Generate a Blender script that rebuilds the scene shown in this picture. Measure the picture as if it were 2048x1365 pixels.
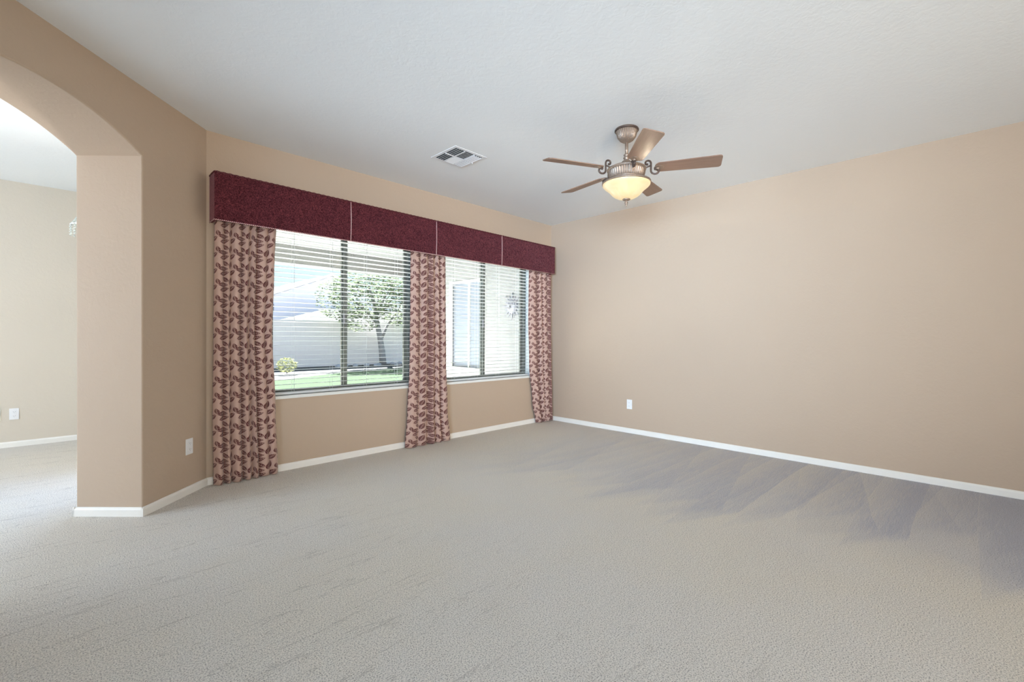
import bpy, bmesh, math, random
from mathutils import Vector, Matrix
from math import sin, cos, pi, radians, hypot, atan2
random.seed(7)
for o in list(bpy.data.objects): bpy.data.objects.remove(o)
S = bpy.context.scene
COL = S.collection

# ------------------------------------------------------------------ camera
CAM = Vector((-4.9477, -4.1497, 1.1524))
Fw = Vector((0.709031, 0.705144, -0.006868)); Rt = Vector((0.705176, -0.709014, 0.005070)); Up = Vector((0.001294, 0.008438, 0.999964))
cd = bpy.data.cameras.new('camera'); cam = bpy.data.objects.new('camera', cd); COL.objects.link(cam)
cam.matrix_world = Matrix(((Rt.x, Up.x, -Fw.x, CAM.x), (Rt.y, Up.y, -Fw.y, CAM.y), (Rt.z, Up.z, -Fw.z, CAM.z), (0, 0, 0, 1)))
cd.sensor_width = 36; cd.lens = 909.27 / 2048 * 36; cd.clip_start = 0.02; cd.clip_end = 300
S.camera = cam

# ------------------------------------------------------------------ exposure, sky, sun, added fill, daylight
S.view_settings.view_transform = 'Standard'; S.view_settings.look = 'None'
S.view_settings.gamma = 1; S.view_settings.use_curve_mapping = False
S.view_settings.exposure = 0.10

W = bpy.data.worlds.new('sky'); S.world = W; W.use_nodes = True
nt = W.node_tree; nt.nodes.clear()
wo = nt.nodes.new('ShaderNodeOutputWorld'); bg = nt.nodes.new('ShaderNodeBackground')
tc = nt.nodes.new('ShaderNodeTexCoord'); sx = nt.nodes.new('ShaderNodeSeparateXYZ'); cr = nt.nodes.new('ShaderNodeValToRGB')
nt.links.new(tc.outputs['Generated'], sx.inputs[0]); nt.links.new(sx.outputs['Z'], cr.inputs[0])
cr.color_ramp.elements[0].position = 0.0; cr.color_ramp.elements[0].color = (0.80, 0.93, 1.0, 1)
cr.color_ramp.elements[1].position = 0.55; cr.color_ramp.elements[1].color = (0.40, 0.66, 0.98, 1)
nt.links.new(cr.outputs[0], bg.inputs[0]); bg.inputs[1].default_value = 1.25
nt.links.new(bg.outputs[0], wo.inputs[0])

def light(name, kind, loc, direction, energy, color, sx_=1, sy_=1, spread=None, angle=None):
    l = bpy.data.lights.new(name, kind); o = bpy.data.objects.new(name, l); COL.objects.link(o)
    o.location = loc; o.rotation_euler = Vector(direction).to_track_quat('-Z', 'Y').to_euler()
    l.energy = energy; l.color = color
    if kind == 'AREA':
        l.shape = 'RECTANGLE'; l.size = sx_; l.size_y = sy_
        if spread: l.spread = radians(spread)
    if angle is not None: l.angle = radians(angle)
    return o
light('sun', 'SUN', (0, 20, 20), (-0.20, -0.74, -0.64), 86, (1.0, 0.98, 0.95), angle=0.6)
# added out-of-view fill to brighten the room; the dining lamps are daylight
light('added_fill_left', 'AREA', (-9.1, -6.2, 1.2), (9.1, 5.2, 1.0), 70, (0.46, 0.70, 1.0), 3.2, 1.6, spread=46)  # added cool fill, narrow beam aimed at the far corner
light('added_fill_back_corner', 'AREA', (-5.6, -8.6, 1.1), (5, 7.6, 0.9), 32, (1.0, 0.80, 0.56), 2.4, 1.6, spread=60)  # added warm fill aimed at the same corner; no door stands here
light('added_fill_back_up', 'AREA', (-4.6, -8.6, 0.75), (0.1, 1, 0.5), 30, (1.0, 0.86, 0.70), 4.6, 0.6, spread=110)  # added low fill tilted up to lift ceiling and walls
light('daylight_dining_window', 'AREA', (-9.1, 0.45, 1.4), (1, 0, 0.0), 152, (0.66, 0.81, 1.0), 2.4, 1.8)
light('daylight_dining_slider', 'AREA', (-4.22, 0.82, 1.05), (-0.75, -0.42, -0.5), 6.5, (0.34, 0.58, 1.0), 0.85, 1.9, spread=80)

# ------------------------------------------------------------------ shader helpers
class E:
    """one socket or number inside a node tree, with arithmetic"""
    def __init__(s, t, v): s.t = t; s.v = v
    def _m(s, op, *a, clamp=False):
        n = s.t.nodes.new('ShaderNodeMath'); n.operation = op; n.use_clamp = clamp
        for i, x in enumerate((s,) + a):
            x = x.v if isinstance(x, E) else x
            if isinstance(x, (int, float)): n.inputs[i].default_value = x
            else: s.t.links.new(x, n.inputs[i])
        return E(s.t, n.outputs[0])
    def __add__(s, o): return s._m('ADD', o)
    def __sub__(s, o): return s._m('SUBTRACT', o)
    def __mul__(s, o): return s._m('MULTIPLY', o)
    def __truediv__(s, o): return s._m('DIVIDE', o)
    def abs(s): return s._m('ABSOLUTE')
    def floor(s): return s._m('FLOOR')
    def fract(s): return s._m('FRACT')
    def mod(s, o): return s._m('FLOORED_MODULO', o)
    def sin(s): return s._m('SINE')
    def lt(s, o): return s._m('LESS_THAN', o)
    def gt(s, o): return s._m('GREATER_THAN', o)
    def max(s, o): return s._m('MAXIMUM', o)
    def min(s, o): return s._m('MINIMUM', o)
    def smooth(s, a, b):
        n = s.t.nodes.new('ShaderNodeMapRange'); n.interpolation_type = 'SMOOTHSTEP'
        s.t.links.new(s.v, n.inputs[0]); n.inputs[1].default_value = a; n.inputs[2].default_value = b
        return E(s.t, n.outputs[0])

class Mat:
    def __init__(s, name, color=(.5, .5, .5), rough=.6, metal=0, spec=.5):
        s.m = bpy.data.materials.new(name); s.m.use_nodes = True; s.t = s.m.node_tree
        s.b = s.t.nodes['Principled BSDF']; s.out = s.t.nodes['Material Output']
        s.b.inputs['Base Color'].default_value = (*color, 1); s.b.inputs['Roughness'].default_value = rough
        s.b.inputs['Metallic'].default_value = metal; s.b.inputs['Specular IOR Level'].default_value = spec
        s._bump = None
    def coord(s, which='Object'):
        n = s.t.nodes.new('ShaderNodeTexCoord'); return n.outputs[which]
    def mapping(s, scale=(1, 1, 1), rot=(0, 0, 0), which='Object', loc=(0, 0, 0)):
        n = s.t.nodes.new('ShaderNodeMapping'); s.t.links.new(s.coord(which), n.inputs[0])
        n.inputs['Scale'].default_value = scale; n.inputs['Rotation'].default_value = rot; n.inputs['Location'].default_value = loc
        return n.outputs[0]
    def noise(s, scale, detail=3, rough=.5, vec=None, dist=0):
        n = s.t.nodes.new('ShaderNodeTexNoise'); n.inputs['Scale'].default_value = scale
        n.inputs['Detail'].default_value = detail; n.inputs['Roughness'].default_value = rough; n.inputs['Distortion'].default_value = dist
        s.t.links.new(vec if vec is not None else s.coord(), n.inputs['Vector']); return E(s.t, n.outputs['Fac'])
    def mix(s, fac, a, b, mode='MIX'):
        n = s.t.nodes.new('ShaderNodeMix'); n.data_type = 'RGBA'; n.blend_type = mode
        for k, x in ((0, fac), (6, a), (7, b)):
            if isinstance(x, E): x = x.v
            if isinstance(x, (int, float)): n.inputs[k].default_value = x
            elif isinstance(x, tuple): n.inputs[k].default_value = (*x, 1)
            else: s.t.links.new(x, n.inputs[k])
        return n.outputs[2]
    def color(s, sock): s.t.links.new(sock.v if isinstance(sock, E) else sock, s.b.inputs['Base Color'])
    def bump(s, h, strength=.3, dist=.01):
        n = s.t.nodes.new('ShaderNodeBump'); n.inputs['Strength'].default_value = strength; n.inputs['Distance'].default_value = dist
        s.t.links.new(h.v, n.inputs['Height'])
        if s._bump: s.t.links.new(s._bump, n.inputs['Normal'])
        s._bump = n.outputs[0]; s.t.links.new(s._bump, s.b.inputs['Normal'])
    def emit(s, col, st):
        s.b.inputs['Emission Color'].default_value = (*col, 1); s.b.inputs['Emission Strength'].default_value = st

def simple(name, col, rough=.6, metal=0, nscale=30, var=.12, bump=0, spec=.5):
    m = Mat(name, col, rough, metal, spec)
    n = m.noise(nscale, 3)
    m.color(m.mix(n, tuple(c * (1 - var) for c in col), tuple(min(1, c * (1 + var)) for c in col)))
    if bump: m.bump(n, bump, .004)
    return m.m

def paint(name, col, tex=1.0):
    m = Mat(name, col, .62, 0, .35)
    big = m.noise(.9, 2)
    m.color(m.mix(big, tuple(c * .97 for c in col), tuple(c * 1.03 for c in col)))
    n1 = m.noise(26, 4, .55, dist=.6).smooth(.42, .60)
    m.bump(n1, .10 * tex, .004)
    m.bump(m.noise(160, 2), .08 * tex, .002)
    return m.m
TAN = paint('tan_wall_paint', (0.53, 0.41, 0.305))
DIN = paint('cream_wall_paint', (0.68, 0.61, 0.51))
CEI = paint('white_ceiling_knockdown', (0.88, 0.895, 0.89), .95)
TRIM = simple('white_trim_paint', (0.90, 0.87, 0.81), .45, nscale=8, var=.04)
REVEAL = simple('white_reveal_paint', (0.85, 0.86, 0.82), .5, nscale=8, var=.03)
PLATE = simple('white_plastic', (0.86, 0.86, 0.86), .35, nscale=8, var=.02)
SLOT = simple('dark_slot', (0.25, 0.25, 0.25), .6, nscale=8, var=.02)
BRONZE = simple('bronze_window_frame', (0.13, 0.14, 0.125), .5, nscale=10, var=.1)
SLAT = simple('white_blind_vinyl', (0.70, 0.72, 0.72), .45, nscale=6, var=.03)

def carpet():
    m = Mat('beige_cut_pile_carpet', (.5, .45, .38), .95, 0, .1)
    co = m.coord(); sep = m.t.nodes.new('ShaderNodeSeparateXYZ'); m.t.links.new(co, sep.inputs[0])
    X, Y = E(m.t, sep.outputs['X']), E(m.t, sep.outputs['Y'])
    fine = m.noise(190, 3, .75); fine2 = m.noise(420, 2, .6)
    speck = fine.smooth(.30, .56)
    base = m.mix(speck, (0.29, 0.248, 0.207), (0.98, 0.91, 0.80))
    broad = m.noise(.8, 3, .5)
    base = m.mix(broad.smooth(.35, .65) * .4, base, m.mix(speck, (0.28, 0.265, 0.265), (0.94, 0.91, 0.89)))
    def strokes(freq, slope, wobble, seed):
        c = (Y + X * slope + (m.noise(.55, 2, .5) - .5) * wobble) * freq + seed
        k = c.floor(); f = c.fract()
        wn = m.t.nodes.new('ShaderNodeTexWhiteNoise'); wn.noise_dimensions = '1D'; m.t.links.new(k.v, wn.inputs['W'])
        return f, E(m.t, wn.outputs['Value'])
    fibre = m.noise(7, 4, .65, vec=m.mapping((.8, 12, 1))).smooth(.32, .68)
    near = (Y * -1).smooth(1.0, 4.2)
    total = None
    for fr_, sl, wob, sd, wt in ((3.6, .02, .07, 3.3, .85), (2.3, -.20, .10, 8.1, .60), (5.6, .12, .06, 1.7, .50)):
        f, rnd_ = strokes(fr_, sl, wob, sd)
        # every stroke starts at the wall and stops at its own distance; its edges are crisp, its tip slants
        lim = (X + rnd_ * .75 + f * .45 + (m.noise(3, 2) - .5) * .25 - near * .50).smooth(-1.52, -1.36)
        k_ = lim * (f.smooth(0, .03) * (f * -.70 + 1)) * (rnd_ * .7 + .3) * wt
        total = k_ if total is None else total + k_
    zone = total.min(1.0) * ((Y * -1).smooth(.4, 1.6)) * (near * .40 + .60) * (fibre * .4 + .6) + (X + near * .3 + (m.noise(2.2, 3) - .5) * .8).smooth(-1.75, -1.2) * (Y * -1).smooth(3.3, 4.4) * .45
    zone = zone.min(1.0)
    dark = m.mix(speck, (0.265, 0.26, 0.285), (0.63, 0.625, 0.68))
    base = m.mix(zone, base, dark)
    # long drag marks in the foreground and pale strokes below the window
    lines = m.noise(2.2, 4, .55, vec=m.mapping((.35, 3.2, 1), rot=(0, 0, .07)), dist=.4)
    l1 = ((lines - .5).abs() * -1).smooth(-.009, -.001) * (X * -1).smooth(2.6, 4.2)
    base = m.mix(l1 * .26, base, (0.27, 0.225, 0.18))
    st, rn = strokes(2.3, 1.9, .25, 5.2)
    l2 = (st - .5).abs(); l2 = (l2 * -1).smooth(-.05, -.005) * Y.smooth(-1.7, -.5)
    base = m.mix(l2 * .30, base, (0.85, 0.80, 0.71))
    m.color(base)
    m.bump(fine, .85, .009); m.bump(fine2, .3, .003)
    m.bump(lines, .1, .02)
    return m.m
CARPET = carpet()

def leaf_fabric():
    m = Mat('leaf_print_curtain_fabric', (.6, .45, .36), .75, 0, .3)
    uv = m.coord('UV'); sep = m.t.nodes.new('ShaderNodeSeparateXYZ'); m.t.links.new(uv, sep.inputs[0])
    U, V = E(m.t, sep.outputs['X']), E(m.t, sep.outputs['Y'])
    PU, PV = .135, .125
    mask = None; vein = None
    def leaf(cu, cv, ang, L, Wd, row=0):
        nonlocal mask
        u = (U - cu + PU / 2).mod(PU) - PU / 2
        v = (V - cv + PV / 2).mod(PV) - PV / 2
        a = u * cos(ang) + v * sin(ang); b = v * cos(ang) - u * sin(ang)
        t = a / L
        half = (t * t * -1 + 1) * (t * -.28 + 1) * Wd           # lens outline, fuller at the stalk
        body = (half - b.abs()).gt(0)
        rib = b.abs().gt(.0011)
        side = ((b.abs() * .9 + a * -1) / .0115).fract().gt(.17).max((b.abs() - half * .72).gt(0))
        k = body * rib * side
        # the pale outline leaves of the cloth
        mask = k if mask is None else mask.max(k)
    leaf(.030, .018, .32, .036, .0175)
    leaf(.024, .054, -.02, .037, .0175)
    leaf(.082, .088, 1.20, .037, .0175)
    leaf(.100, .030, .80, .030, .0150)
    leaf(.036, .098, 2.5, .030, .0150)
    leaf(.122, .078, 1.75, .022, .0110)
    weave = m.noise(500, 2)
    ground = m.mix(m.noise(18, 3), (0.58, 0.385, 0.31), (0.68, 0.465, 0.385))
    lf = m.mix(m.noise(240, 2), (0.070, 0.011, 0.013), (0.155, 0.034, 0.034))
    m.color(m.mix(mask, ground, lf)); m.bump(weave, .15, .001)
    m.b.inputs['Sheen Weight'].default_value = .25
    # a little daylight passes through the cloth
    tr = m.t.nodes.new('ShaderNodeBsdfTranslucent'); tr.inputs[0].default_value = (.6, .35, .28, 1)
    mx = m.t.nodes.new('ShaderNodeMixShader'); mx.inputs[0].default_value = .12
    m.t.links.new(m.b.outputs[0], mx.inputs[1]); m.t.links.new(tr.outputs[0], mx.inputs[2]); m.t.links.new(mx.outputs[0], m.out.inputs[0])
    return m.m
LEAF = leaf_fabric()

def chenille():
    m = Mat('burgundy_chenille', (.2, .03, .05), .85, 0, .25)
    squig = m.noise(62, 4, .75, dist=2.2).smooth(.46, .60)
    big = m.noise(6, 3)
    a = m.mix(big, (0.034, 0.003, 0.008), (0.062, 0.007, 0.012))
    b = m.mix(big, (0.165, 0.030, 0.040), (0.225, 0.050, 0.058))
    m.color(m.mix(squig, a, b)); m.bump(squig, .5, .003)
    m.b.inputs['Sheen Roughness'].default_value = .35; m.b.inputs['Sheen Weight'].default_value = .6; m.b.inputs['Sheen Tint'].default_value = (.9, .45, .5, 1)
    return m.m
CHEN = chenille()
def cord_mat(name, a, b, f=75):
    m = Mat(name, a, .6)
    sep = m.t.nodes.new('ShaderNodeSeparateXYZ'); m.t.links.new(m.coord('UV'), sep.inputs[0])
    st = ((E(m.t, sep.outputs['X']) * f) + E(m.t, sep.outputs['Y'])).fract().gt(.5)
    m.color(m.mix(st, a, b)); return m.m
CORD = cord_mat('pink_twisted_cord', (.80, .62, .56), (.30, .07, .09))
CORDD = cord_mat('maroon_twisted_cord', (.13, .012, .02), (.055, .006, .01))

def wood():
    m = Mat('washed_walnut_blade', (.3, .2, .15), .45)
    g = m.noise(5, 5, .6, vec=m.mapping((1.2, 22, 22)), dist=.5)
    m.color(m.mix(g, (0.155, 0.088, 0.062), (0.34, 0.215, 0.15))); m.bump(g, .1, .002); return m.m
WOOD = wood()
def antique():
    m = Mat('antique_pewter_bronze', (.4, .33, .28), .42, .55)
    n = m.noise(90, 3, .6)
    m.color(m.mix(n, (0.21, 0.145, 0.105), (0.42, 0.315, 0.235)))
    m.bump(n, .1, .001); return m.m
ANT = antique()
ANTD = simple('dark_bronze_edge', (0.10, 0.065, 0.05), .45, .5, nscale=40, var=.3)
def bowl_mat():
    m = Mat('amber_alabaster_glass', (.9, .75, .45), .3)
    n = m.noise(9, 4, .6, dist=1.2)
    c = m.mix(n.smooth(.3, .7), (1.0, 0.74, 0.36), (1.0, 0.86, 0.55))
    m.t.links.new(c, m.b.inputs['Emission Color']); m.b.inputs['Emission Strength'].default_value = .52
    m.b.inputs['Base Color'].default_value = (.50, .36, .20, 1)
    return m.m
BOWL = bowl_mat()
def glass_mat(name, tint, refl=.08):
    m = bpy.data.materials.new(name); m.use_nodes = True; t = m.node_tree; t.nodes.clear()
    o = t.nodes.new('ShaderNodeOutputMaterial'); tr = t.nodes.new('ShaderNodeBsdfTransparent'); gl = t.nodes.new('ShaderNodeBsdfGlossy')
    lw = t.nodes.new('ShaderNodeLayerWeight'); lw.inputs[0].default_value = .5
    fr = (((E(t, lw.outputs['Facing'])._m('POWER', 5.0)) * .75) + .035).v; mx = t.nodes.new('ShaderNodeMixShader')
    tr.inputs[0].default_value = (*tint, 1); gl.inputs['Roughness'].default_value = .02; gl.inputs[0].default_value = (.9, .95, 1, 1)
    t.links.new(fr, mx.inputs[0]); t.links.new(tr.outputs[0], mx.inputs[1]); t.links.new(gl.outputs[0], mx.inputs[2])
    t.links.new(mx.outputs[0], o.inputs[0]); return m
GLASS = glass_mat('clear_window_glass', (.93, .96, .96))
CRYS = Mat('crystal', (.85, .9, .85), .08, 0, 1.0); CRYS.b.inputs['Transmission Weight'].default_value = .35; CRYS = CRYS.m
SOFFIT = simple('patio_soffit_paint', (0.17, 0.172, 0.165), .9, nscale=60, var=.05, bump=.2)
STUCCO = simple('pale_stucco', (0.27, 0.272, 0.268), .9, nscale=60, var=.08, bump=.4)
FENCE = None
def foliage(name, col):
    m = Mat(name, col, .9, spec=0); n = m.noise(3, 3)
    c = m.mix(n, tuple(x * .7 for x in col), tuple(x * 1.3 for x in col)); m.color(c)
    tr = m.t.nodes.new('ShaderNodeBsdfTranslucent'); m.t.links.new(c, tr.inputs[0])
    mx = m.t.nodes.new('ShaderNodeMixShader'); mx.inputs[0].default_value = .5
    m.t.links.new(m.b.outputs[0], mx.inputs[1]); m.t.links.new(tr.outputs[0], mx.inputs[2]); m.t.links.new(mx.outputs[0], m.out.inputs[0])
    return m.m
def block():
    m = Mat('block_wall', (.5, .45, .42), .9)
    bt = m.t.nodes.new('ShaderNodeTexBrick'); mp = m.mapping((1, 1, 1), rot=(pi / 2, 0, 0)); m.t.links.new(mp, bt.inputs[0])
    bt.inputs['Scale'].default_value = 1; bt.inputs['Brick Width'].default_value = .4; bt.inputs['Row Height'].default_value = .2
    bt.inputs['Mortar Size'].default_value = .006
    bt.inputs['Color1'].default_value = (.80, .74, .76, 1); bt.inputs['Color2'].default_value = (.84, .78, .79, 1); bt.inputs['Mortar'].default_value = (.74, .68, .70, 1)
    m.color(bt.outputs[0]); return m.m
FENCE = block()
GRASS = Mat('lawn_turf', (.2, .3, .12), .9)
GRASS.color(GRASS.mix(GRASS.noise(14, 4, .7), (.042, .058, .038), (.058, .078, .051))); GRASS.bump(GRASS.noise(60, 3), .6, .03); GRASS.b.inputs['Specular IOR Level'].default_value = 0; GRASS = GRASS.m
GRAV = Mat('pale_gravel', (.6, .58, .55), .9)
GRAV.color(GRAV.mix(GRAV.noise(22, 4, .8).smooth(.35, .65), (.055, .055, .06), (.13, .128, .126))); GRAV.bump(GRAV.noise(30, 3), .8, .03); GRAV.b.inputs['Specular IOR Level'].default_value = 0; GRAV = GRAV.m
ROCK = simple('grey_rock', (.42, .41, .44), .95, nscale=12, var=.2, spec=0)
CONC = simple('patio_concrete', (.83, .83, .83), .85, nscale=12, var=.06)
BARK = simple('tree_bark', (.30, .29, .31), .9, nscale=20, var=.3, bump=.5)
LEAVES = foliage('olive_leaves', (.13, .16, .10))
LEAVESY = foliage('yellow_green_leaves', (.19, .20, .09))
HWALL = simple('neighbor_stucco', (.74, .73, .82), .9, nscale=10, var=.05)
HROOF = simple('pale_tile_roof', (.10, .099, .097), .95, nscale=14, var=.1, spec=0)
DKGL = simple('window_shade_screen', (.20, .225, .27), .35, nscale=4, var=.06)
DECO = simple('weathered_metal', (.30, .30, .34), .6, .3, nscale=20, var=.2)

# ------------------------------------------------------------------ geometry helpers
def link(name, bm, mat, parent=None, smooth=False, loc=None):
    me = bpy.data.meshes.new(name); bmesh.ops.recalc_face_normals(bm, faces=bm.faces); bm.to_mesh(me); bm.free()
    if isinstance(mat, (list, tuple)):
        for m in mat: me.materials.append(m)
    else: me.materials.append(mat)
    if smooth:
        for p in me.polygons: p.use_smooth = True
    o = bpy.data.objects.new(name, me); COL.objects.link(o)
    if parent: o.parent = parent
    if loc: o.location = loc
    return o
def tag(o, label=None, cat=None, group=None, kind=None):
    if label: o['label'] = label
    if cat: o['category'] = cat
    if group: o['group'] = group
    if kind: o['kind'] = kind
    return o
def thing(name, loc, label, cat, rotz=0, group=None):
    o = bpy.data.objects.new(name, None); COL.objects.link(o); o.location = loc; o.rotation_euler = (0, 0, rotz)
    o.empty_display_size = .1
    return tag(o, label, cat, group)
def box(bm, a, b, M=None):
    vs = [Vector((x, y, z)) for x in (a[0], b[0]) for y in (a[1], b[1]) for z in (a[2], b[2])]
    if M: vs = [M @ v for v in vs]
    v = [bm.verts.new(p) for p in vs]
    for f in ((0, 1, 3, 2), (4, 6, 7, 5), (0, 4, 5, 1), (2, 3, 7, 6), (0, 2, 6, 4), (1, 5, 7, 3)): bm.faces.new([v[i] for i in f])
def lathe(bm, prof, n=32, flute=0, famp=0, frange=(0, 0), c=(0, 0)):
    rings = []
    for r, z in prof:
        ring = []
        for i in range(n):
            a = 2 * pi * i / n; rr = r
            if flute and frange[0] <= z <= frange[1]: rr = r * (1 + famp * (.5 + .5 * cos(flute * a)) - famp)
            ring.append(bm.verts.new((c[0] + rr * cos(a), c[1] + rr * sin(a), z)))
        rings.append(ring)
    for k in range(len(rings) - 1):
        for i in range(n):
            bm.faces.new((rings[k][i], rings[k][(i + 1) % n], rings[k + 1][(i + 1) % n], rings[k + 1][i]))
    for r in (rings[0], rings[-1]):
        try: bm.faces.new(r)
        except Exception: pass
def tube(bm, pts, rad, n=10, uv=True, cap=True):
    pts = [Vector(p) for p in pts]; rings = []; L = 0
    uvl = bm.loops.layers.uv.verify() if uv else None; d = []
    prev = None
    for i, p in enumerate(pts):
        t = (pts[min(i + 1, len(pts) - 1)] - pts[max(i - 1, 0)]).normalized()
        if prev is None:
            a = Vector((0, 0, 1)) if abs(t.z) < .9 else Vector((1, 0, 0)); nrm = t.cross(a).normalized()
        else: nrm = (prev - t * prev.dot(t)).normalized()
        prev = nrm; bn = t.cross(nrm)
        if i: L += (p - pts[i - 1]).length
        d.append(L); r = rad[i] if isinstance(rad, (list, tuple)) else rad
        rings.append([bm.verts.new(p + nrm * cos(2 * pi * k / n) * r + bn * sin(2 * pi * k / n) * r) for k in range(n)])
    for i in range(len(rings) - 1):
        for k in range(n):
            f = bm.faces.new((rings[i][k], rings[i][(k + 1) % n], rings[i + 1][(k + 1) % n], rings[i + 1][k]))
            if uv:
                for l, (u, v) in zip(f.loops, ((d[i], k / n), (d[i], (k + 1) / n), (d[i + 1], (k + 1) / n), (d[i + 1], k / n))): l[uvl].uv = (u, v)
    if cap:
        bm.faces.new(rings[0]); bm.faces.new(rings[-1])
def prism(bm, poly, h0, h1, fn):
    """extrude a 2-D outline; fn(a, b, t) -> 3-D point"""
    A = [bm.verts.new(fn(a, b, h0)) for a, b in poly]; B = [bm.verts.new(fn(a, b, h1)) for a, b in poly]
    bm.faces.new(A); bm.faces.new(B)
    for i in range(len(poly)):
        j = (i + 1) % len(poly); bm.faces.new((A[i], A[j], B[j], B[i]))
def grid_wall(bm, us, vs, holes, t0, t1, fn):
    """slab with rectangular openings; holes = set of (i, j) cells left out"""
    nu, nv = len(us) - 1, len(vs) - 1
    V = {}
    def v(i, j, k):
        if (i, j, k) not in V: V[i, j, k] = bm.verts.new(fn(us[i], vs[j], (t0, t1)[k]))
        return V[i, j, k]
    solid = lambda i, j: 0 <= i < nu and 0 <= j < nv and (i, j) not in holes
    for i in range(nu):
        for j in range(nv):
            if not solid(i, j): continue
            for k in (0, 1): bm.faces.new((v(i, j, k), v(i + 1, j, k), v(i + 1, j + 1, k), v(i, j + 1, k)))
            for (di, dj, a, b) in ((-1, 0, (i, j), (i, j + 1)), (1, 0, (i + 1, j), (i + 1, j + 1)), (0, -1, (i, j), (i + 1, j)), (0, 1, (i, j + 1), (i + 1, j + 1))):
                if not solid(i + di, j + dj): bm.faces.new((v(*a, 0), v(*b, 0), v(*b, 1), v(*a, 1)))
def struct(name, bm, mat, **k): return tag(link(name, bm, mat, **k), kind='structure')

H = 2.74
# ------------------------------------------------------------------ room shell
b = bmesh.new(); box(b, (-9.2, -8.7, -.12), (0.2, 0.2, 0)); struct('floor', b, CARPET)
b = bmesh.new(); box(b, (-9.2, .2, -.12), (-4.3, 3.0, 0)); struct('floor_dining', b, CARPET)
b = bmesh.new(); box(b, (-9.2, -8.7, H), (.2, .2, H + .15)); struct('ceiling', b, CEI)
b = bmesh.new(); box(b, (-9.2, .2, H), (-4.3, 3.0, H + .15)); struct('ceiling_dining', b, CEI)
# front wall with the two windows
W1 = (-3.69, -2.215); W2 = (-1.92, -0.40); ZS, ZT = .640, 2.24
b = bmesh.new(); grid_wall(b, [-4.3, W1[0], W1[1], W2[0], W2[1], 0.0], [0, ZS, ZT, H], {(1, 1), (3, 1)}, 0, .2, lambda a, z, t: (a, t, z)); struct('wall_front', b, TAN)
b = bmesh.new(); box(b, (0, -8.7, 0), (.2, .2, H)); struct('wall_right', b, TAN)
b = bmesh.new(); grid_wall(b, [-9.0, -7.0, -2.2, 0], [0, .25, 2.45, H], {(1, 1)}, -8.7, -8.5, lambda a, z, t: (a, t, z)); struct('wall_back', b, TAN)
b = bmesh.new(); grid_wall(b, [-8.7, -7.8, -4.6, -.75, 1.65, 3.0], [0, .3, 2.45, H], {(1, 1), (3, 1)}, -9.2, -9.0, lambda a, z, t: (t, a, z)); struct('wall_left', b, TAN)
# angled wall with the arched opening (s runs along the wall, t is its thickness)
AO = Vector((-4.1231, 0, 0)); AD = Vector((-.70711, -.70711, 0)); AN = Vector((-.70711, .70711, 0)); TH = .4235
s0, s1, zs, rise = .608, 1.88, 2.30, .150
cS = (s0 + s1) / 2; hw = (s1 - s0) / 2; RR = (hw * hw + rise * rise) / (2 * rise); zc = zs + rise - RR
a0 = math.asin(hw / RR)
afn = lambda s, z, t: AO + AD * s + AN * t + Vector((0, 0, z))
def arch_outline(e):
    # the opening grows by e where its bull-nosed edges round over to the wall faces
    arc = [(cS + (RR + e) * sin(-a0 + 2 * a0 * i / 32), zc + (RR + e) * cos(-a0 + 2 * a0 * i / 32)) for i in range(33)]
    arc[0] = (s0 - e, zs); arc[-1] = (s1 + e, zs)
    return [(0, 0), (s0 - e, 0)] + arc + [(s1 + e, 0), (2.6, 0), (2.6, H), (0, H)]
b = bmesh.new(); rings = []
bn = .009
for q in (0, 1, 2, 3, 4): rings.append((bn * (1 - sin(q * pi / 8)), bn * (1 - cos(q * pi / 8))))
rings = [(e, t) for e, t in rings]
rings = rings + [(e, TH - t) for e, t in reversed(rings)]
layers = [[b.verts.new(afn(sv, z, t)) for sv, z in arch_outline(e)] for e, t in rings]
b.faces.new(layers[0]); b.faces.new(layers[-1]); nP = len(layers[0])
for A, B in zip(layers, layers[1:]):
    for i in range(nP):
        k = (i + 1) % nP; b.faces.new((A[i], A[k], B[k], B[i]))
bmesh.ops.recalc_face_normals(b, faces=b.faces)
bmesh.ops.triangulate(b, faces=[f for f in b.faces if len(f.verts) > 4])
wa = struct('wall_angled', b, TAN)
b = bmesh.new(); E1 = AO + AD * 2.5; box(b, (-9.0, E1.y - .2, 0), (E1.x, E1.y, H)); struct('wall_divider', b, TAN)
b = bmesh.new(); box(b, (-9.0, 2.806, 0), (-4.3, 3.0, H)); struct('wall_dining_far', b, DIN)
b = bmesh.new(); grid_wall(b, [.2, .36, 1.28, 2.806], [0, 2.05, H], {(1, 0)}, -4.45, -4.3, lambda a, z, t: (t, a, z)); struct('wall_dining_right', b, DIN)

# baseboards
BP = [(0, 0), (.015, 0), (.015, .042), (.012, .050), (.006, .057), (0, .057)]
def baseboard(name, p, q, n):
    p, q, n = Vector(p), Vector(q), Vector(n).normalized(); b = bmesh.new(); d = q - p
    prism(b, BP, 0, 1, lambda a, z, t: p + d * t + n * a + Vector((0, 0, z))); return struct(name, b, TRIM)
baseboard('baseboard_front', (AO.x, 0, 0), (0, 0, 0), (0, -1, 0))
baseboard('baseboard_right', (0, 0, 0), (0, -8.5, 0), (-1, 0, 0))
baseboard('baseboard_angled', AO, AO + AD * (s0 + .015), -AN)
baseboard('baseboard_arch', AO + AD * s0 - AN * .014, AO + AD * s0 + AN * (TH + .014), AD)
baseboard('baseboard_arch_back', AO + AD * (s0 + .015) + AN * TH, AO + AN * TH, AN)
baseboard('baseboard_dining', (-9.0, 2.806, 0), (-4.45, 2.806, 0), (0, -1, 0))
baseboard('baseboard_back', (-9, -8.5, 0), (0, -8.5, 0), (0, 1, 0))

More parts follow.
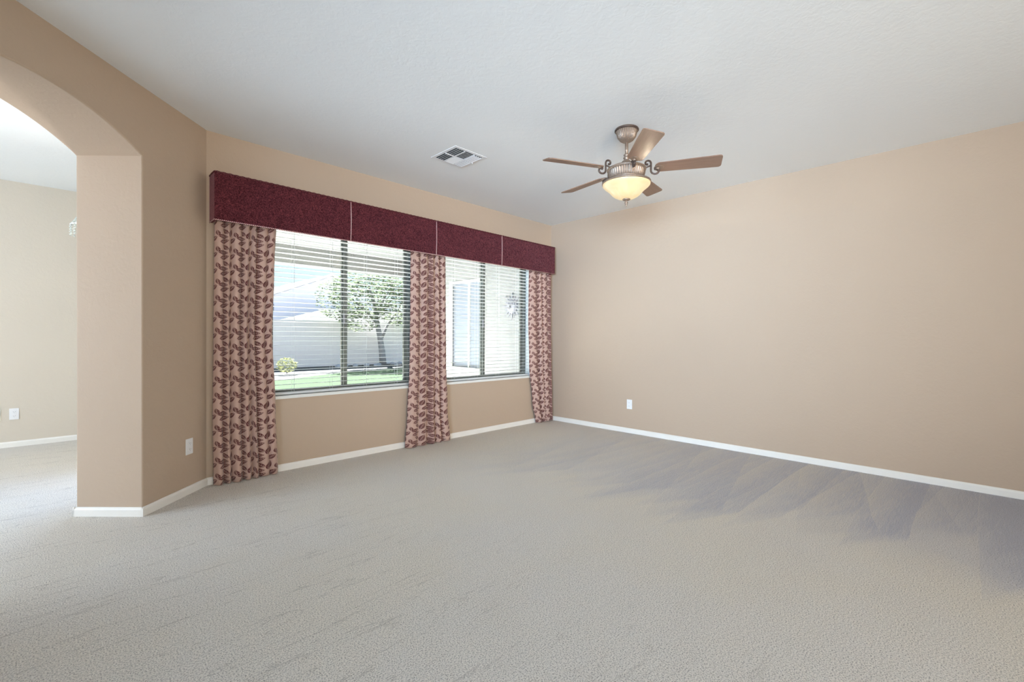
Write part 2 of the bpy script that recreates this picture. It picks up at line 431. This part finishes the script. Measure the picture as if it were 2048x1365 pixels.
# ------------------------------------------------------------------ windows
def window(n, x0, x1):
    fy0, fy1 = .105, .165
    b = bmesh.new()
    for a, c in (((x0, fy0, ZS), (x0 + .045, fy1, ZT)), ((x1 - .045, fy0, ZS), (x1, fy1, ZT)), ((x0 + .045, fy0, ZS), (x1 - .045, fy1, ZS + .022)), ((x0 + .045, fy0, ZT - .045), (x1 - .045, fy1, ZT))): box(b, a, c)
    w = struct('window_%d' % n, b, BRONZE)
    xm = (x0 + x1) / 2 - .01
    for nm, xa, xb, ya in (('sliding_sash', x0 + .045, xm + .022, .108), ('fixed_sash', xm - .022, x1 - .045, .138)):
        b = bmesh.new(); s = .034; z0, z1 = ZS + .022, ZT - .045
        box(b, (xa, ya, z0), (xa + s, ya + .024, z1)); box(b, (xb - s, ya, z0), (xb, ya + .024, z1))
        box(b, (xa + s, ya, z0), (xb - s, ya + .024, z0 + .026)); box(b, (xa + s, ya, z1 - s), (xb - s, ya + .024, z1))
        so = link(nm, b, BRONZE, w)
        b = bmesh.new(); box(b, (xa + s, ya + .010, z0 + .026), (xb - s, ya + .014, z1 - s)); link('pane', b, GLASS, so)
    b = bmesh.new(); box(b, (xm - .02, .1, 1.28), (xm - .005, .108, 1.38)); link('latch', b, DECO, w)
    # drywall returns and stool
    b = bmesh.new()
    box(b, (x0, -.001, ZS), (x0 + .008, .105, ZT)); box(b, (x1 - .008, -.001, ZS), (x1, .105, ZT)); box(b, (x0 + .008, -.001, ZT - .008), (x1 - .008, .105, ZT))
    struct('trim_%d' % n, b, REVEAL)
    b = bmesh.new(); box(b, (x0 - .004, -.014, ZS - .022), (x1 + .004, .105, ZS + .004)); bmesh.ops.bevel(b, geom=b.edges[:], offset=.004, segments=2, affect='EDGES')
    struct('trim_%d' % (n + 2), b, REVEAL)
    return w
window(1, *W1); window(2, *W2)

def blind(x0, x1, label):
    t = thing('window_blind', ((x0 + x1) / 2, .05, ZS), label, 'blind')
    hx = (x1 - x0) / 2 - .012
    b = bmesh.new(); box(b, (-hx, -.028, ZT - ZS - .055), (hx, .028, ZT - ZS - .010)); link('head_rail', b, SLAT, t)
    b = bmesh.new(); pitch = .0425; n = int((ZT - ZS - .075 - .03) / pitch)
    for i in range(n):
        z = .052 + i * pitch; sag = .0; segs = 5; pr = []
        for k in range(segs + 1):
            y = -.025 + .05 * k / segs; pr.append((y, z + .0022 * (1 - ((k - segs / 2) / (segs / 2)) ** 2) - y * .03))
        A = [[b.verts.new((x, y, zz + d)) for y, zz in pr] for x in (-hx, hx) for d in (0, -.0024)]
        for k in range(segs):
            b.faces.new((A[0][k], A[0][k + 1], A[2][k + 1], A[2][k])); b.faces.new((A[1][k], A[1][k + 1], A[3][k + 1], A[3][k]))
        b.faces.new((A[0][0], A[2][0], A[3][0], A[1][0])); b.faces.new((A[0][-1], A[2][-1], A[3][-1], A[1][-1]))
        for q in (0, 2): b.faces.new([*A[q]] + [*reversed(A[q + 1])])
    link('slats', b, SLAT, t)
    b = bmesh.new(); box(b, (-hx, -.026, .010), (hx, .026, .030)); bmesh.ops.bevel(b, geom=b.edges[:], offset=.003, segments=2, affect='EDGES'); link('bottom_rail', b, SLAT, t)
    for f in (-.72, -.24, .24, .72):
        b = bmesh.new()
        for y in (-.029, .029): tube(b, [(f * hx, y, .02), (f * hx, y, ZT - ZS - .03)], .0009, 5)
        tube(b, [(f * hx + .012, 0, .02), (f * hx + .012, 0, ZT - ZS - .03)], .0009, 5)
        link('ladder_cord', b, SLAT, t)
    b = bmesh.new(); tube(b, [(hx - .05, -.035, ZT - ZS - .05), (hx - .048, -.036, .62)], .0012, 6); lathe(b, [(.001, .575), (.006, .58), (.007, .60), (.002, .625)], 10, c=(hx - .048, -.036)); link('lift_cord', b, SLAT, t)
    return t
blind(W1[0] + .012, W1[1] - .012, 'open white horizontal-slat blind in the wider-looking window between the left and middle curtains')
blind(W2[0] + .012, W2[1] - .012, 'open white horizontal-slat blind in the window between the middle curtain and the room corner')

# ------------------------------------------------------------------ cornice over the windows
vx0, vx1, vz0, vz1, vd = -4.103, -.105, 2.034, 2.390, .155
t = thing('window_cornice', ((vx0 + vx1) / 2, 0, vz0), 'long burgundy chenille upholstered cornice box above both windows', 'cornice')
L = (vx1 - vx0) / 2; hh = vz1 - vz0
b = bmesh.new()
prism(b, [(-L, -.002), (-L, -vd), (L, -vd), (L, -.002), (L - .02, -.002), (L - .02, -vd + .02), (-L + .02, -vd + .02), (-L + .02, -.002)], 0, hh, lambda x, y, z: (x, y, z))
box(b, (-L + .02, -vd + .02, hh - .02), (L - .02, -.002, hh))
bo = link('upholstered_box', b, CHEN, t)
b = bmesh.new(); n = 190; k = [(-L, -.004, hh + .002)] + [(-L - .002, -vd * .5, hh + .002)] + [(-L + 2 * L * i / n, -vd - .003, hh + .002 + .0035 * abs(sin(i * pi / 2))) for i in range(n + 1)] + [(L, -.004, hh + .002)]
tube(b, k, .0055, 8); link('top_cord', b, CORDD, t, True)
b = bmesh.new(); tube(b, [(-L, -.004, -.001), (-L - .002, -vd, -.001), (0, -vd - .003, -.001), (L, -vd, -.001), (L, -.004, -.001)], .0042, 8); link('bottom_cord', b, CORD, t, True)
for xx in (-3.035, -2.083, -1.116):
    b = bmesh.new(); x = xx - (vx0 + vx1) / 2
    tube(b, [(x + .004 * sin(q * pi), -vd - .004, hh * q) for q in (0, .2, .4, .6, .8, 1)], .0042, 8); link('seam_cord', b, CORD, t, True)

# ------------------------------------------------------------------ curtains
def curtain(key, label, zt, spec, folds, seed, yc=-.066, amp=.060):
    """spec: list of (z, xleft, xright); folds: cumulative fold boundaries 0..1 with depth weights"""
    rnd = random.Random(seed)
    nx, nz = 150, 60
    z0 = spec[0][0]
    def edges(z):
        for (za, a, c), (zb, a2, c2) in zip(spec, spec[1:]):
            if z <= zb:
                f = (z - za) / (zb - za); f = f * f * (3 - 2 * f); return a + (a2 - a) * f, c + (c2 - c) * f
        return spec[-1][1], spec[-1][2]
    xm = (spec[-1][1] + spec[-1][2]) / 2
    b = bmesh.new(); uvl = b.loops.layers.uv.verify(); G = []
    N = len(folds)
    pos = [0]
    for w in folds: pos.append(pos[-1] + w)
    tot = pos[-1]; pos = [p / tot for p in pos]
    ph = [rnd.uniform(-1, 1) for _ in range(N)]
    for j in range(nz + 1):
        z = z0 + (zt - z0) * j / nz; xl, xr = edges(z); row = []
        tz = j / nz; arcl = 0; last = None
        for i in range(nx + 1):
            s = i / nx
            for k in range(N):
                if s <= pos[k + 1] or k == N - 1: break
            u = (s - pos[k]) / (pos[k + 1] - pos[k])
            a = amp * (.80 + .30 * ph[k]) * (1.15 - .35 * tz)
            # full, rounded pleat fronts with narrow deep valleys, and a slight overlap
            f = 1 - abs(2 * u - 1) ** 3.4
            y = yc - a * f + a * .5
            y += .006 * sin(5 * s + 4 * tz + seed) + .004 * sin(23 * s + seed) * (1 - tz)
            ov = .0055 * sin(2 * pi * u) * (1.0 + .4 * ph[k])
            x = xl + (xr - xl) * (s + .012 * sin(pi * s) * sin(3 * tz + ph[k])) + ov * 1.3
            p = Vector((x - xm, y, z - z0))
            if last is not None: arcl += (p - last).length
            last = p; row.append((b.verts.new(p), arcl))
        G.append(row)
    mid = G[nz // 2]
    for j in range(nz):
        for i in range(nx):
            q = [(j, i), (j, i + 1), (j + 1, i + 1), (j + 1, i)]
            f = b.faces.new([G[a][c][0] for a, c in q])
            for l, (a, c) in zip(f.loops, q): l[uvl].uv = (mid[c][1] * .62 + seed * .033, z0 + (zt - z0) * a / nz)
    t = thing('curtain', (xm, 0, z0), label, 'curtain', group=None)
    cl = link('leaf_print_cloth', b, LEAF, t, True)
    md = cl.modifiers.new('thick', 'SOLIDIFY'); md.thickness = .002; md.offset = 0
    b = bmesh.new(); box(b, (spec[-1][1] - xm, -.045, zt - z0 - .03), (spec[-1][2] - xm, -.03, zt - z0 - .012)); link('mounting_board', b, TRIM, t)
    return t
curtain('a', 'maroon leaf-print curtain at the left end of the cornice, closest of the three', 2.15,
        [(.004, -4.085, -3.618), (.55, -4.092, -3.64), (1.2, -4.088, -3.668), (1.7, -4.083, -3.655), (2.15, -4.08, -3.638)], [1.1, .8, 1.25, 1.0, .85, 1.3, 1.0], 3)
curtain('b', 'maroon leaf-print curtain hanging between the two windows, flaring at the hem', 2.15,
        [(.004, -2.392, -1.800), (.35, -2.365, -1.845), (.9, -2.335, -1.870), (1.5, -2.328, -1.876), (2.15, -2.328, -1.878)], [1.3, 1.1, .9, .8, 1.1], 11)
curtain('c', 'maroon leaf-print curtain in the room corner, tapering towards the floor', 2.15,
        [(.006, -.350, -.045), (.3, -.415, -.052), (.8, -.482, -.060), (1.5, -.512, -.070), (2.15, -.515, -.073)], [1.5, .9, 1.3, .7], 19)

# ------------------------------------------------------------------ outlets
def outlet(loc, nrm, label):
    a = atan2(nrm[1], nrm[0]) + pi / 2
    t = thing('wall_outlet', loc, label, 'outlet', a)
    b = bmesh.new(); box(b, (-.035, -.006, -.0575), (.035, 0, .0575)); bmesh.ops.bevel(b, geom=[e for e in b.edges if all(v.co.y < -.003 for v in e.verts)], offset=.003, segments=2, affect='EDGES'); link('wall_plate', b, PLATE, t)
    for z in (.0215, -.0215):
        b = bmesh.new(); prism(b, [(.0165 * cos(q * pi / 12), z + .0142 * sin(q * pi / 12)) for q in range(24)], -.0085, -.005, lambda x, zz, y: (x, y, zz))
        so = link('socket', b, PLATE, t)
        b = bmesh.new()
        for x in (-.0065, .0065): box(b, (x - .0011, -.0089, z - .001), (x + .0011, -.0083, z + .0065))
        box(b, (-.002, -.0089, z - .009), (.002, -.0083, z - .0055)); link('slots', b, SLOT, so)
    return t
outlet((0, -1.258, .348), (-1, 0, 0), 'white outlet low on the blank right wall')
q = AO + AD * .188; outlet((q.x, q.y, .345), tuple(-AN), 'white outlet on the narrow angled wall beside the left curtain')
outlet((-5.245, 2.806, .340), (0, -1, 0), 'white outlet on the far wall seen through the archway')
outlet((-5.375, 2.806, .338), (0, -1, 0), 'white outlet plate cut by the left edge of the photo, beyond the archway')

# ------------------------------------------------------------------ ceiling vent
vx, vy, vs = -2.437, -.983, .1745
t = thing('ceiling_vent', (vx, vy, H), 'square white louvred air vent in the ceiling', 'vent')
b = bmesh.new()
for a, c in (((-vs, -vs), (-vs + .028, vs)), ((vs - .028, -vs), (vs, vs)), ((-vs + .028, -vs), (vs - .028, -vs + .028)), ((-vs + .028, vs - .028), (vs - .028, vs))): box(b, (*a, -.003), (*c, 0))
link('frame', b, PLATE, t)
b = bmesh.new(); box(b, (-vs + .025, -vs + .025, -.0015), (vs - .025, vs - .025, -.0005)); link('dark_duct', b, simple('duct_dark', (.06, .07, .07), .8), t)
i0 = vs - .028
def louver(bb, c, axis, L, tilt):
    M = Matrix.Translation(Vector((c[0], c[1], -.008))) @ (Matrix.Rotation(pi / 2, 4, 'Z') if axis == 'x' else Matrix.Identity(4)) @ Matrix.Rotation(tilt, 4, 'Y')
    box(bb, (-.0062, -L / 2, -.0007), (.0062, L / 2, .0007), M)
b = bmesh.new()
for k in range(4):
    for yc_ in (-i0 / 2, i0 / 2):
        louver(b, (-i0 + .014 + k * .0235, yc_), 'y', i0 - .008, -.5)
        louver(b, (i0 - .014 - k * .0235, yc_), 'y', i0 - .008, .5)
for k in range(6):
    for sg in (-1, 1): louver(b, (0, sg * (.016 + k * .0235)), 'x', .096, sg * .5)
link('louvers', b, PLATE, t)
b = bmesh.new(); box(b, (-i0, -.004, -.010), (i0, .004, -.002)); box(b, (-.054, -i0, -.010), (-.049, i0, -.002)); box(b, (.049, -i0, -.010), (.054, i0, -.002)); link('cross_bars', b, PLATE, t)
b = bmesh.new(); box(b, (i0 - .01, -.02, -.022), (i0 - .006, -.014, -.006)); link('damper_lever', b, PLATE, t)

# ------------------------------------------------------------------ ceiling fan
FC = Vector((-1.885, -2.320, 0))
fan = thing('ceiling_fan', (FC.x, FC.y, H), 'five-blade ceiling fan with washed wood blades and lit amber glass bowl', 'ceiling fan')
Z = lambda z: z - H
b = bmesh.new(); lathe(b, [(.060, 0), (.086, 0), (.088, -.010), (.082, -.016), (.080, -.022), (.068, -.060), (.052, -.082), (.034, -.094), (.014, -.100), (.012, -.104)], 128, 32, .13, (-.082, -.020)); link('canopy', b, ANT, fan, True)
b = bmesh.new(); lathe(b, [(.084, -.001), (.0895, -.006), (.0895, -.012), (.083, -.017)], 64); link('canopy_rim', b, ANTD, fan, True)
b = bmesh.new(); lathe(b, [(.0125, -.098), (.0125, -.20)], 32, 12, .12, (-.2, -.098)); link('downrod', b, ANT, fan, True)
b = bmesh.new(); lathe(b, [(.012, -.185), (.020, -.190), (.022, -.198), (.014, -.206), (.023, -.214), (.023, -.222), (.014, -.230), (.026, -.238), (.036, -.246), (.044, -.262), (.055, -.272), (.070, -.280), (.100, -.287), (.130, -.293), (.141, -.299), (.143, -.306)], 48); link('motor_cap', b, ANT, fan, True)
b = bmesh.new(); lathe(b, [(.143, -.300), (.146, -.304), (.146, -.310), (.139, -.314), (.141, -.322), (.137, -.345), (.130, -.362), (.127, -.376), (.130, -.382), (.120, -.388)], 176, 44, .10, (-.362, -.316)); link('motor_housing', b, ANT, fan, True)
b = bmesh.new(); lathe(b, [(.176, -.404), (.181, -.403), (.182, -.410), (.179, -.418), (.174, -.414), (.176, -.404)], 64); link('bowl_collar', b, ANT, fan, True)
b = bmesh.new(); lathe(b, [(.168, -.410), (.172, -.406), (.177, -.412), (.176, -.424), (.166, -.436), (.150, -.449), (.134, -.462), (.121, -.476), (.108, -.492), (.092, -.506), (.070, -.518), (.045, -.526), (.020, -.529)], 64)
bo = link('glass_bowl', b, BOWL, fan, True); bo['label'] = 'lit amber alabaster glass bowl'
b = bmesh.new(); lathe(b, [(.010, -.524), (.028, -.527), (.031, -.532), (.024, -.538), (.010, -.541), (.006, -.546), (.011, -.552), (.012, -.558), (.006, -.564), (.009, -.568), (.009, -.573), (.004, -.578), (.005, -.582), (.001, -.588)], 32); link('finial', b, ANT, fan, True)
BZ = 2.430 - H
def blade_outline():
    pts = []; r0, r1 = .205, .665; w0, w1 = .057, .071
    for i in range(9):
        a = pi / 2 + pi * i / 8; pts.append((r0 + .038 + .038 * cos(a), w0 * sin(a)))
    c = .022
    for (cx, cy, aa) in ((r1 - c, -w1 + c, -pi / 2), (r1 - c, w1 - c, 0)):
        for i in range(5):
            a = aa + pi / 2 * i / 4; pts.append((cx + c * cos(a), cy + c * sin(a)))
    return pts
for k in range(5):
    ang = radians(-134.7 + 72 * k)
    Rz = Matrix.Rotation(ang, 4, 'Z'); P = Matrix.Translation((0, 0, BZ)) @ Rz @ Matrix.Rotation(radians(-13), 4, 'X')
    b = bmesh.new(); prism(b, blade_outline(), -.003, .003, lambda x, y, z: Vector((x, y, z)))
    bl = link('blade', b, WOOD, fan); bl.matrix_local = P
    b = bmesh.new()
    # S-scroll iron in the vertical plane: curls over the housing rim, swings down and curls back up under the blade root
    def sp(cx, cz, r0, r1, a0_, a1_, n):
        return [(cx + (r0 + (r1 - r0) * i / n) * cos(a0_ + (a1_ - a0_) * i / n), 0, cz + (r0 + (r1 - r0) * i / n) * sin(a0_ + (a1_ - a0_) * i / n)) for i in range(n + 1)]
    c1 = [(.152 + (.008 + .018 * i / 16) * cos(radians(-100 - 260 * i / 16 + 0)), 0, .040 + (.008 + .018 * i / 16) * sin(radians(-100 - 260 * i / 16))) for i in range(17)]
    # c1 ends at angle 0 (right side of the curl) heading down
    c2 = [(.213 + (.035 - .022 * i / 16) * cos(radians(180 + 290 * i / 16)), 0, -.020 + (.030 - .018 * i / 16) * sin(radians(180 + 290 * i / 16))) for i in range(17)]
    pts = c1 + [(.1785, 0, .012), (.178, 0, -.006)] + c2
    tube(b, [(x, y, z) for x, y, z in pts], .0072, 8)
    for e in (pts[0], pts[-1]):
        bmesh.ops.create_uvsphere(b, u_segments=10, v_segments=8, radius=.009, matrix=Matrix.Translation(e))
    tube(b, [(.120, 0, .005), (.150, 0, .012), (.172, 0, .020)], .006, 8)
    ir = link('blade_iron', b, ANTD, fan, True); ir.matrix_local = Matrix.Translation((0, 0, BZ - .004)) @ Rz
    b = bmesh.new()
    prism(b, [(.235 + .036 * cos(2 * pi * i / 24), .030 * sin(2 * pi * i / 24)) for i in range(24)], -.0075, -.003, lambda x, y, z: (x, y, z))
    bmesh.ops.create_uvsphere(b, u_segments=12, v_segments=8, radius=.011, matrix=Matrix.Translation((.228, 0, -.008)))
    me_ = link('mounting_plate', b, ANT, bl)
for k in range(3):
    a = radians(-98.7 + 120 * k)
    pl = bpy.data.lights.new('fan_bulb', 'POINT'); pl.energy = 22; pl.color = (1, .84, .62); pl.shadow_soft_size = .02
    po = bpy.data.objects.new('fan_bulb', pl); COL.objects.link(po); po.location = (FC.x + .140 * cos(a), FC.y + .140 * sin(a), H - .418)

# ------------------------------------------------------------------ crystal chandelier whose edge shows past the column
CH = Vector((-4.712, 1.352, 0))
ch = thing('chandelier', (CH.x, CH.y, H), 'crystal chandelier whose strands just show past the left edge of the arch column', 'chandelier')
b = bmesh.new(); lathe(b, [(.01, 0), (.06, 0), (.05, -.02), (.012, -.03)], 24); lathe(b, [(.006, -.03), (.006, -.70)], 10); link('rod', b, PLATE, ch, True)
b = bmesh.new()
ring_pts = [(.14 * cos(2 * pi * i / 40), .14 * sin(2 * pi * i / 40), -.62) for i in range(41)]
tube(b, ring_pts, .006, 6); link('lower_ring', b, PLATE, ch, True); b = bmesh.new(); tube(b, [(.03 * cos(2 * pi * i / 24), .03 * sin(2 * pi * i / 24), -.36) for i in range(25)], .005, 6); link('upper_ring', b, PLATE, ch, True)
b = bmesh.new()
for i in range(20):
    a = 2 * pi * i / 20
    for j in range(13):
        f = j / 12; r = .03 + .11 * f; z = -.36 - .26 * f - .03 * sin(pi * f)
        bmesh.ops.create_icosphere(b, subdivisions=1, radius=.0075, matrix=Matrix.Translation((r * cos(a), r * sin(a), z)))
    for j in range(4): bmesh.ops.create_icosphere(b, subdivisions=1, radius=.009, matrix=Matrix.Translation((.14 * cos(a), .14 * sin(a), -.64 - .022 * j)))
link('crystal_strands', b, CRYS, ch); 

# ------------------------------------------------------------------ outdoors
G = -.12
b = bmesh.new(); box(b, (-12, .2, G - .2), (24, 60, G - .02)); struct('ground', b, GRAV)
b = bmesh.new(); box(b, (-4.3, .2, G - .02), (.2, 3.9, -.04)); struct('patio_floor', b, CONC)
b = bmesh.new()
cur = [(-8, 9.5), (-1.5, 9.7), (-.4, 9.9), (1.2, 10.9), (3.2, 11.9), (5.4, 12.5), (8, 13.0), (13, 13.2), (13, 3.95), (-8, 3.95)]
prism(b, cur, G - .02, G + .01, lambda x, y, z: (x, y, z)); tag(link('lawn', b, GRASS), 'short pale green lawn beyond the patio', 'lawn', kind='stuff')
b = bmesh.new(); box(b, (-10, 15.8, G - .1), (20, 16.0, 1.80)); box(b, (-10, 15.77, 1.80), (20, 16.03, 1.86))
tag(link('garden_wall', b, FENCE), 'long block wall closing the back yard', 'garden wall')
# patio cover
b = bmesh.new(); box(b, (-4.3, .2, 2.60), (.2, 3.62, 2.75)); box(b, (-4.3, 3.32, 2.30), (.2, 3.62, 2.60)); struct('patio_roof', b, SOFFIT)
# wing of the house that closes the patio on the right
b = bmesh.new(); grid_wall(b, [.2, 1.62, 2.58, 2.66], [G, .60, 2.15, 3.1], {(1, 1)}, .2, .45, lambda a, z, t: (t, a, z)); struct('wall_patio', b, STUCCO)
b = bmesh.new(); box(b, (.27, 1.62, .60), (.31, 2.58, 2.15)); struct('window_3', b, DKGL)
b = bmesh.new()
for a, c in (((.19, 1.60, .58), (.24, 1.64, 2.17)), ((.19, 2.56, .58), (.24, 2.60, 2.17)), ((.19, 1.64, .58), (.24, 2.56, .62)), ((.19, 1.64, 2.13), (.24, 2.56, 2.17)), ((.24, 2.09, .62), (.27, 2.12, 2.13))): box(b, a, c)
struct('trim_5', b, REVEAL)
b = bmesh.new(); box(b, (.2, 2.66, G), (.48, 3.62, 3.1)); struct('patio_pier', b, STUCCO)
# sun ornament on the patio wall
t = thing('sun_wall_ornament', (.2, .96, 1.66), 'grey metal sun face ornament on the patio wall, seen through the right blind', 'wall ornament')
b = bmesh.new()
Mx = Matrix(((0, 0, -1, 0), (1, 0, 0, 0), (0, 1, 0, 0), (0, 0, 0, 1)))
prism(b, [(.115 * cos(2 * pi * i / 32), .115 * sin(2 * pi * i / 32)) for i in range(32)], -.03, 0, lambda y, z, x: (x, y, z))
bmesh.ops.create_uvsphere(b, u_segments=20, v_segments=12, radius=1, matrix=Matrix.Translation((-.03, 0, 0)) @ Matrix.Diagonal((.03, .10, .105, 1)))
bmesh.ops.create_cone(b, segments=8, radius1=.018, radius2=.006, depth=.07, matrix=Matrix.Translation((-.065, 0, .0)))
for sy in (-1, 1): bmesh.ops.create_uvsphere(b, u_segments=10, v_segments=6, radius=.014, matrix=Matrix.Translation((-.056, sy * .04, .03)))
tube(b, [(-.058, -.035, -.045), (-.064, 0, -.055), (-.058, .035, -.045)], .006, 6)
link('face', b, DECO, t)
b = bmesh.new()
for i in range(16):
    a = 2 * pi * i / 16; l = .225 if i % 2 == 0 else .185
    pts = [(.105 * cos(a - .15), .105 * sin(a - .15)), (l * .85 * cos(a - .03), l * .85 * sin(a - .03)), (l * cos(a + .05), l * sin(a + .05)), (l * .8 * cos(a + .07), l * .8 * sin(a + .07)), (.105 * cos(a + .15), .105 * sin(a + .15))]
    prism(b, pts, -.018, -.008, lambda y, z, x: (x, y, z))
link('rays', b, DECO, t)
# neighbouring houses
hA = thing('neighbor_house', (9.5, 29, G), 'lavender-grey gabled house standing beyond the yard wall on the left', 'house')
b = bmesh.new(); prism(b, [(-6.5, 0), (6.5, 0), (6.5, 3.1), (0, 5.75), (-6.5, 3.1)], 0, 9, lambda x, z, y: (x, y, z)); link('wall', b, HWALL, hA)
b = bmesh.new(); prism(b, [(-7.1, 2.90), (0, 5.80), (7.1, 2.90), (7.1, 3.03), (0, 5.93), (-7.1, 3.03)], -.06, 9.5, lambda x, z, y: (x, y, z)); link('roof', b, HROOF, hA)
b = bmesh.new(); box(b, (-4.4, -.03, 2.95), (-4.0, .02, 3.5)); link('window', b, DKGL, hA)
b = bmesh.new(); prism(b, [(-7.1, 2.88), (0, 5.78), (7.1, 2.88), (7.1, 3.04), (0, 5.94), (-7.1, 3.04)], -.12, -.065, lambda x, z, y: (x, y, z)); link('fascia', b, TRIM, hA)
hB = thing('neighbor_outbuilding', (8.2, 21, G), 'low building with a pale sunlit hip roof just behind the yard wall', 'building')
b = bmesh.new(); box(b, (-3.6, .3, 0), (6.6, 5.7, 2.1)); link('wall', b, HWALL, hB)
b = bmesh.new(); v = [b.verts.new(p) for p in ((-4.0, -.1, 2.08), (7, -.1, 2.08), (7, 6.1, 2.08), (-4, 6.1, 2.08), (-1.6, 2.6, 2.95), (4.6, 2.6, 2.95))]
for f in ((0, 1, 5, 4), (1, 2, 5), (2, 3, 4, 5), (3, 0, 4), (0, 3, 2, 1)): b.faces.new([v[i] for i in f])
link('roof', b, HROOF, hB)

def leafcloud(b, c, r, n, size, rnd, shell=.25):
    for _ in range(n):
        while True:
            d = Vector((rnd.uniform(-1, 1), rnd.uniform(-1, 1), rnd.uniform(-1, 1)))
            if .01 < d.length < 1: break
        d = d.normalized() * (d.length ** (shell * 2))
        p = Vector(c) + Vector((d.x * r[0], d.y * r[1], d.z * r[2]))
        R_ = Matrix.Rotation(rnd.uniform(0, 6.28), 3, 'Z') @ Matrix.Rotation(rnd.uniform(0, 6.28), 3, 'X')
        s = size * rnd.uniform(.6, 1.3)
        vs = [b.verts.new(p + R_ @ Vector(q)) for q in ((-s, 0, 0), (0, -s * .32, .1 * s), (s, 0, 0), (0, s * .32, .1 * s))]
        b.faces.new(vs)
rnd = random.Random(5)
tr = thing('yard_tree', (5.92, 15.2, G), 'loose olive-green tree in front of the yard wall, seen through the left blind', 'tree')
b = bmesh.new(); tube(b, [(0, 0, 0), (-.05, 0, .6), (-.16, 0, 1.3), (-.35, -.05, 2.0), (-.55, -.2, 2.8), (-.9, -.3, 3.6)], [.17, .145, .125, .11, .08, .04], 10)
for pts in ([(-.1, 0, 1.15), (.15, -.1, 1.8), (.55, -.3, 2.5), (1.0, -.4, 3.3)], [(-.3, 0, 1.9), (-.9, -.2, 2.4), (-1.7, -.4, 2.9), (-2.4, -.5, 3.3)], [(-.4, -.1, 2.2), (-.2, -.4, 3.0), (.2, -.6, 3.8)]):
    tube(b, pts, [.07, .055, .035, .018][:len(pts)] if len(pts) == 4 else [.07, .045, .02], 8)
link('trunk', b, BARK, tr, True)
b = bmesh.new()
for c, r, n in (((-1.0, -.5, 3.2), (1.8, 1.2, 1.15), 2600), ((.6, -.4, 3.0), (1.3, 1.1, 1.2), 1900), ((-2.2, -.6, 2.9), (1.2, 1.0, .95), 1100), ((0, -.4, 4.0), (1.6, 1.1, .8), 1200), ((1.3, -.3, 2.2), (.8, .8, .7), 500), ((-1.4, -.5, 2.0), (.9, .8, .5), 400)):
    leafcloud(b, c, r, n, .085, rnd)
tag(link('foliage', b, LEAVES, tr), kind=None)
sh = thing('yard_shrub', (.66, 12.3, G), 'small yellow-green shrub on the gravel at the left of the lawn', 'shrub')
b = bmesh.new(); leafcloud(b, (0, 0, .30), (.34, .3, .26), 420, .05, rnd); link('foliage', b, LEAVESY, sh)
b = bmesh.new()
for k in range(5): tube(b, [(0, 0, 0), (.05 * cos(k * 1.26), .05 * sin(k * 1.26), .12), (.15 * cos(k * 1.26), .15 * sin(k * 1.26), .3)], .008, 5)
link('stems', b, BARK, sh)
# rocks edging the lawn below the tree
for k in range(14):
    x = 3.4 + k * .40 + rnd.uniform(-.02, .02); y = 14.2 + rnd.uniform(-.5, .7); s = rnd.uniform(.09, .155)
    b = bmesh.new(); bmesh.ops.create_icosphere(b, subdivisions=2, radius=s)
    for v in b.verts: v.co *= 1 + rnd.uniform(-.12, .12); v.co.z *= .7
    tag(link('garden_rock', b, ROCK, loc=(x, y, G + s * .35)), 'small grey rock in the gravel bed near the tree', 'rock', 'rocks in the gravel bed by the tree')
